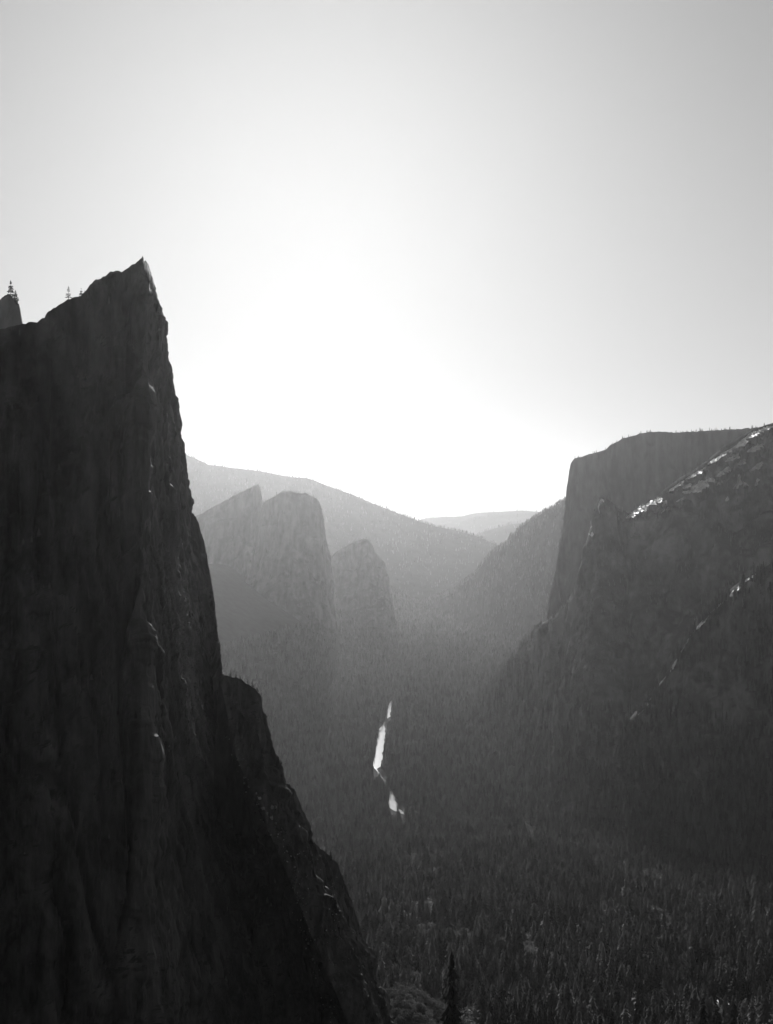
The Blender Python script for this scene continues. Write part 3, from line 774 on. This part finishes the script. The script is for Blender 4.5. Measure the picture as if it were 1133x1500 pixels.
# ------------------------------------------------------------------ pale slabs along the crests
def bvh_of(name, idx=0):
    P, Fa, nf, nr = SURF[name][idx]
    return BVHTree.FromPolygons([Vector(p) for p in P], [tuple(f) for f in Fa])
def slab(line, width, bvh, parent, seed, mat=None):
    """a proud shelf of bare rock along a photo polyline, tilted up and away down the valley"""
    L_ = resample(np.array(line, float), max(6, int(len(line) * 7)))
    n = len(L_); C = []
    for (u, v) in L_:
        o = Vector((0, 0, CZ)); d = (Vector(px(u, v, 1000.0)) - o).normalized()
        hit = bvh.ray_cast(o, d)
        if hit[0] is None: hit = bvh.ray_cast(o, (Vector(px(u + 3, v + 5, 1000.0)) - o).normalized())
        C.append(hit[0] if hit[0] is not None else None)
    C = [c for c in C if c is not None]; n = len(C)
    if n < 4: return
    V, Fc = [], []; m = 9
    for i, c in enumerate(C):
        e = math.sin(math.pi * (i + 0.4) / (n - 0.2)) ** 0.5
        nn = noise3(np.array([[i * 0.45 + seed * 3.1, 0.5, seed]]))[0]
        w_m = width * c.y / F * e * (1 + 0.9 * nn)
        for j in range(m):
            f = noise3(np.array([[i * 0.9 + seed, j * 0.8, seed * 1.7]]))[0]
            f2 = noise3(np.array([[i * 2.3 + seed, j * 2.1, seed * 2.7]]))[0]
            t = j / 6.0
            if j <= 6: q = c + Vector((0, (0.1 - t) * 2.2 * w_m, 0.12 * w_m + (0.1 - t) * 0.5 * w_m + (f * 0.22 + f2 * 0.1) * w_m))
            else: q = c + Vector((0.1 * w_m, -1.8 * w_m + (j - 6) * 0.3 * w_m, 0.3 * w_m - (j - 6) * 0.8 * w_m + f * 0.2 * w_m))   # broken front of the shelf
            V.append(tuple(q))
    for i in range(n - 1):
        for j in range(m - 1): Fc.append((i * m + j, i * m + j + 1, (i + 1) * m + j + 1, (i + 1) * m + j))
    o = mesh_obj('granite_slab', V, Fc, mat or M_SLAB, parent=parent)
    o.data.materials.append(M_SLOPE)
    for p in o.data.polygons: p.material_index = 1 if p.index % (m - 1) >= 6 else 0
    return o
b1 = bvh_of('brushy_mountainside'); b2 = bvh_of('mountain_spur')
for k, (ln, w_) in enumerate([
    ([(917, 759), (930, 749), (940, 743), (952, 737)], 10), ([(948, 738), (960, 733), (968, 728)], 10), ([(978, 720), (990, 712), (1002, 704)], 5), ([(1004, 702), (1018, 694), (1034, 684)], 5),
    ([(1036, 680), (1050, 671), (1066, 660)], 6), ([(1064, 662), (1080, 652), (1092, 641)], 9), ([(1090, 643), (1104, 634), (1120, 628)], 8), ([(1108, 632), (1122, 627), (1140, 622)], 6),
    ([(990, 735), (1002, 728), (1012, 721)], 5), ([(1000, 722), (1014, 714), (1028, 707), (1044, 700)], 15), ([(1048, 698), (1058, 690), (1068, 683)], 8), ([(1080, 680), (1090, 672)], 7),
    ([(1074, 716), (1080, 708), (1082, 694)], 7), ([(1082, 712), (1090, 706)], 9), ([(1106, 712), (1108, 704), (1112, 700)], 4), ([(968, 752), (974, 746), (980, 742)], 3), ([(1062, 734), (1066, 727)], 4),
    ([(878, 752), (876, 742), (879, 733)], 4), ([(879, 733), (884, 732)], 6), ([(955, 745), (966, 740), (976, 733)], 6), ([(1000, 715), (1012, 708)], 7), ([(1040, 712), (1052, 706), (1060, 702)], 7), ([(1062, 676), (1074, 668), (1084, 662)], 8), ([(1098, 690), (1108, 682), (1116, 676)], 7), ([(1094, 662), (1106, 655), (1118, 650)], 8), ([(862, 784), (864, 775), (867, 770)], 4)]):
    slab(ln, w_ * 1.25, b1, slope1, k + 1)
for k, (ln, w_) in enumerate([
    ([(1108, 840), (1096, 847), (1086, 854)], 4), ([(1086, 855), (1076, 864), (1068, 874)], 6), ([(1060, 880), (1050, 889), (1040, 898)], 3), ([(1038, 902), (1026, 913), (1016, 926)], 4),
    ([(1014, 928), (1004, 942), (996, 958)], 4), ([(994, 962), (986, 974), (982, 984)], 4), ([(976, 990), (966, 1002), (958, 1014)], 3), ([(955, 1020), (944, 1038), (930, 1050)], 3)]):
    slab(ln, w_ * 0.8, b2, spur, k + 40)

# ------------------------------------------------------------------ boulders in the gullies and brush on the fan
def boulder_mesh(seed):
    r = np.random.default_rng(seed)
    import bmesh
    bm = bmesh.new(); bmesh.ops.create_icosphere(bm, subdivisions=1, radius=1.0)
    P = np.array([v.co[:] for v in bm.verts])
    P = P * (1 + 0.6 * noise3(P * 1.1 + seed * 7.7) + 0.3 * noise3(P * 2.7 + seed))[:, None] * np.array([1.0, 0.8, 0.75])
    for v, p in zip(bm.verts, P): v.co = p
    me = bpy.data.meshes.new('boulder'); bm.to_mesh(me); bm.free(); me.materials.append(M_BOULDER); return me
BM = [boulder_mesh(k) for k in range(4)]
ALLB = BV + [BVHTree.FromPolygons([Vector(p) for p in verts], faces)]
def first_hit(u, v):
    o = Vector((0, 0, CZ)); d = (Vector(px(u, v, 1000.0)) - o).normalized(); best = None
    for b in ALLB:
        h = b.ray_cast(o, d)
        if h[0] is not None and (best is None or h[3] < best[3]): best = h
    return best
def boulder(u, v, wpx, label, group):
    h = first_hit(u, v)
    if h is None: return
    s = wpx / F * h[0].y / 2
    o = bpy.data.objects.new('boulder', BM[int(rng.integers(0, 4))]); COL.objects.link(o)
    o.location = h[0] + h[1] * s * 0.35
    o.scale = (s * rng.uniform(.7, 1.3), s * rng.uniform(.7, 1.3), s * rng.uniform(.7, 1.5)); o.rotation_euler = tuple(rng.uniform(0, 6.28, 3))
    tag(o, label, 'boulder', group)
gully = np.array([(338, 1070), (346, 1098), (352, 1124), (364, 1152), (376, 1172), (390, 1196), (404, 1214), (418, 1240), (432, 1270), (438, 1325), (444, 1350), (452, 1385), (462, 1412), (474, 1450), (480, 1470), (490, 1492)], float)
GB = 'pale boulder in the lower gully below the small rock shelf'
GA = 'pale boulder in the upper gully against the sheer buttress wall'
for q in resample(gully, 130): boulder(q[0] + rng.normal(0, 4.5), q[1] + rng.normal(0, 5), 1.2 + 3.2 * rng.random() ** 2.5, GB if q[1] > 1200 else GA, 'boulders in the spire gully')
for (u, v) in [(378, 1178), (383, 1184), (390, 1192), (396, 1198), (402, 1206), (386, 1200), (405, 1182), (398, 1183), (380, 1170)]:
    boulder(u + rng.normal(0, 2), v, rng.uniform(3, 7), 'large pale block on the small rock shelf in the gully', 'boulders in the spire gully')
for (u, v) in rng.normal((0, 0), (1, 1), (70, 2)):
    t = rng.random(); a = np.array((420, 1230)) * (1 - t) + np.array((530, 1430)) * t
    boulder(a[0] + u * 22, a[1] + v * 14, rng.uniform(1.0, 3.2), 'small pale rock scattered on the dark buttress slope', 'rocks on the buttress slope')

def shrub_mesh(seed):
    r = random.Random(seed); V, Fc = [], []
    for k in range(260):
        a = r.uniform(0, 6.283); b = r.random() ** 0.6; zz = r.random()
        rad = b * (0.55 + 0.45 * math.sin(zz * 3.0)) * (1 + 0.3 * math.sin(3 * a + seed))
        c = (math.cos(a) * rad, math.sin(a) * rad, 0.15 + zz * 0.9 * (1 - 0.35 * b))
        g = r.uniform(0.06, 0.15); i = len(V)
        V += [(c[0] + r.uniform(-g, g), c[1] + r.uniform(-g, g), c[2] + r.uniform(-g, g)) for _ in range(4)]
        Fc += [(i, i + 1, i + 2), (i + 1, i + 2, i + 3)]
    SV, SF = [], []
    for k in range(5):
        a = r.uniform(0, 6.283); i = len(SV)
        SV += [(0.05, 0, -0.1), (-0.03, 0.05, -0.1), (-0.03, -0.05, -0.1), (math.cos(a) * 0.5, math.sin(a) * 0.5, 0.7)]
        SF += [(i, i + 1, i + 3), (i + 1, i + 2, i + 3), (i + 2, i, i + 3)]
    return mesh_only('shrub_crown', V, Fc, M_BRUSH), mesh_only('shrub_stem', SV, SF, M_BARK)
SH = [shrub_mesh(k) for k in range(3)]
def shrub(x, y, s, label, group):
    z = float(ground_z(np.array([x]), np.array([y]))[0])
    root = empty('shrub', (x, y, z)); root.scale = (s, s, s * rng.uniform(.8, 1.2)); root.rotation_euler = (0, 0, rng.uniform(0, 6.28)); tag(root, label, 'shrub', group)
    m = SH[int(rng.integers(0, 3))]
    for nm, d in (('crown', m[0]), ('stem', m[1])):
        o = bpy.data.objects.new(nm, d); COL.objects.link(o); o.parent = root
cnt = 0; tries = 0
while cnt < 240 and tries < 4000:
    tries += 1
    x, y = float(rng.uniform(-45, 75)), float(rng.uniform(560, 770))
    z = float(ground_z(np.array([x]), np.array([y]))[0])
    u, v = x / y * F + W / 2, Hh / 2 - (z + 1.5 - CZ) / y * F
    if v > 1512 or v < 1380: continue
    h = first_hit(u, v)
    if h is not None and h[0].y < y - 12: continue
    big = float(rng.uniform(2.0, 4.2))
    shrub(x, y, big, ('tall' if big > 3.1 else 'low') + (' pale shrub on the talus fan beside the dark buttress' if x < 12 else ' pale shrub on the talus fan beside the black conifer'), 'shrubs on the talus fan'); cnt += 1
print('shrubs', cnt)

# ------------------------------------------------------------------ pale outcrops among the near trees
for (a_, b_, w_) in BARS:
    p, q = on_floor(*a_), on_floor(*b_)
    d_ = (q - p) / np.linalg.norm(q - p); n_ = np.array([-d_[1], d_[0]])
    half = np.linalg.norm(q - p) / 2; c_ = (p + q) / 2; wid = w_ / F * c_[1] * 0.6
    V, Fc = [], []
    zc = float(ground_z(np.array([c_[0]]), np.array([c_[1]]))[0])
    ring = 14
    for rr, zz in ((1.0, -1.6), (0.75, 1.2), (0.35, 2.2)):
        for k in range(ring):
            an = 6.2832 * k / ring; wob = 1 + 0.3 * noise3(np.array([[math.cos(an) * 1.7 + a_[0], math.sin(an) * 1.7 + a_[1], 0.3]]))[0]
            e = c_ + d_ * math.cos(an) * half * 1.15 * rr * wob + n_ * math.sin(an) * wid * rr * wob
            V.append((e[0], e[1], zc + zz + 0.6))
    for r_ in range(2):
        for k in range(ring): Fc.append((r_ * ring + k, r_ * ring + (k + 1) % ring, (r_ + 1) * ring + (k + 1) % ring, (r_ + 1) * ring + k))
    Fc.append(tuple(range(2 * ring, 3 * ring)))
    tag(mesh_obj('rock_outcrop', V, Fc, M_SLAB, smooth=True), 'small bright bare rock glimpsed between the tall near trees', 'rock outcrop', 'bright outcrops among the near trees')

# ------------------------------------------------------------------ haze
ZTOP = max(float(P[:, 2].max()) for q in SURF.values() for (P, _, _, _) in q) + 50
ZLOW = min(float(P[:, 2].min()) for q in SURF.values() for (P, _, _, _) in q)
print('rock zmin', ZLOW, 'ztop', ZTOP)
x0, x1, y0, y1, z0, z1 = -7000, 7000, -900, 17500, min(ZLOW, float(GZ.min())) - 1.5, ZTOP
hv = [(x0, y0, z0), (x1, y0, z0), (x1, y1, z0), (x0, y1, z0), (x0, y0, z1), (x1, y0, z1), (x1, y1, z1), (x0, y1, z1)]
hf = [(0, 3, 2, 1), (4, 5, 6, 7), (0, 1, 5, 4), (1, 2, 6, 5), (2, 3, 7, 6), (3, 0, 4, 7)]
mh = bpy.data.materials.new('haze'); mh.use_nodes = True; n = mh.node_tree; n.nodes.clear()
mo = n.nodes.new('ShaderNodeOutputMaterial'); pv = n.nodes.new('ShaderNodeVolumePrincipled')
pv.inputs['Color'].default_value = (0.95, 0.95, 0.95, 1); pv.inputs['Density'].default_value = HAZE_DENSITY; pv.inputs['Anisotropy'].default_value = HAZE_G
n.links.new(pv.outputs[0], mo.inputs['Volume'])
haze = tag(mesh_obj('haze', hv, hf, mh), 'thin sunlit haze filling the whole valley', 'haze', kind='stuff')
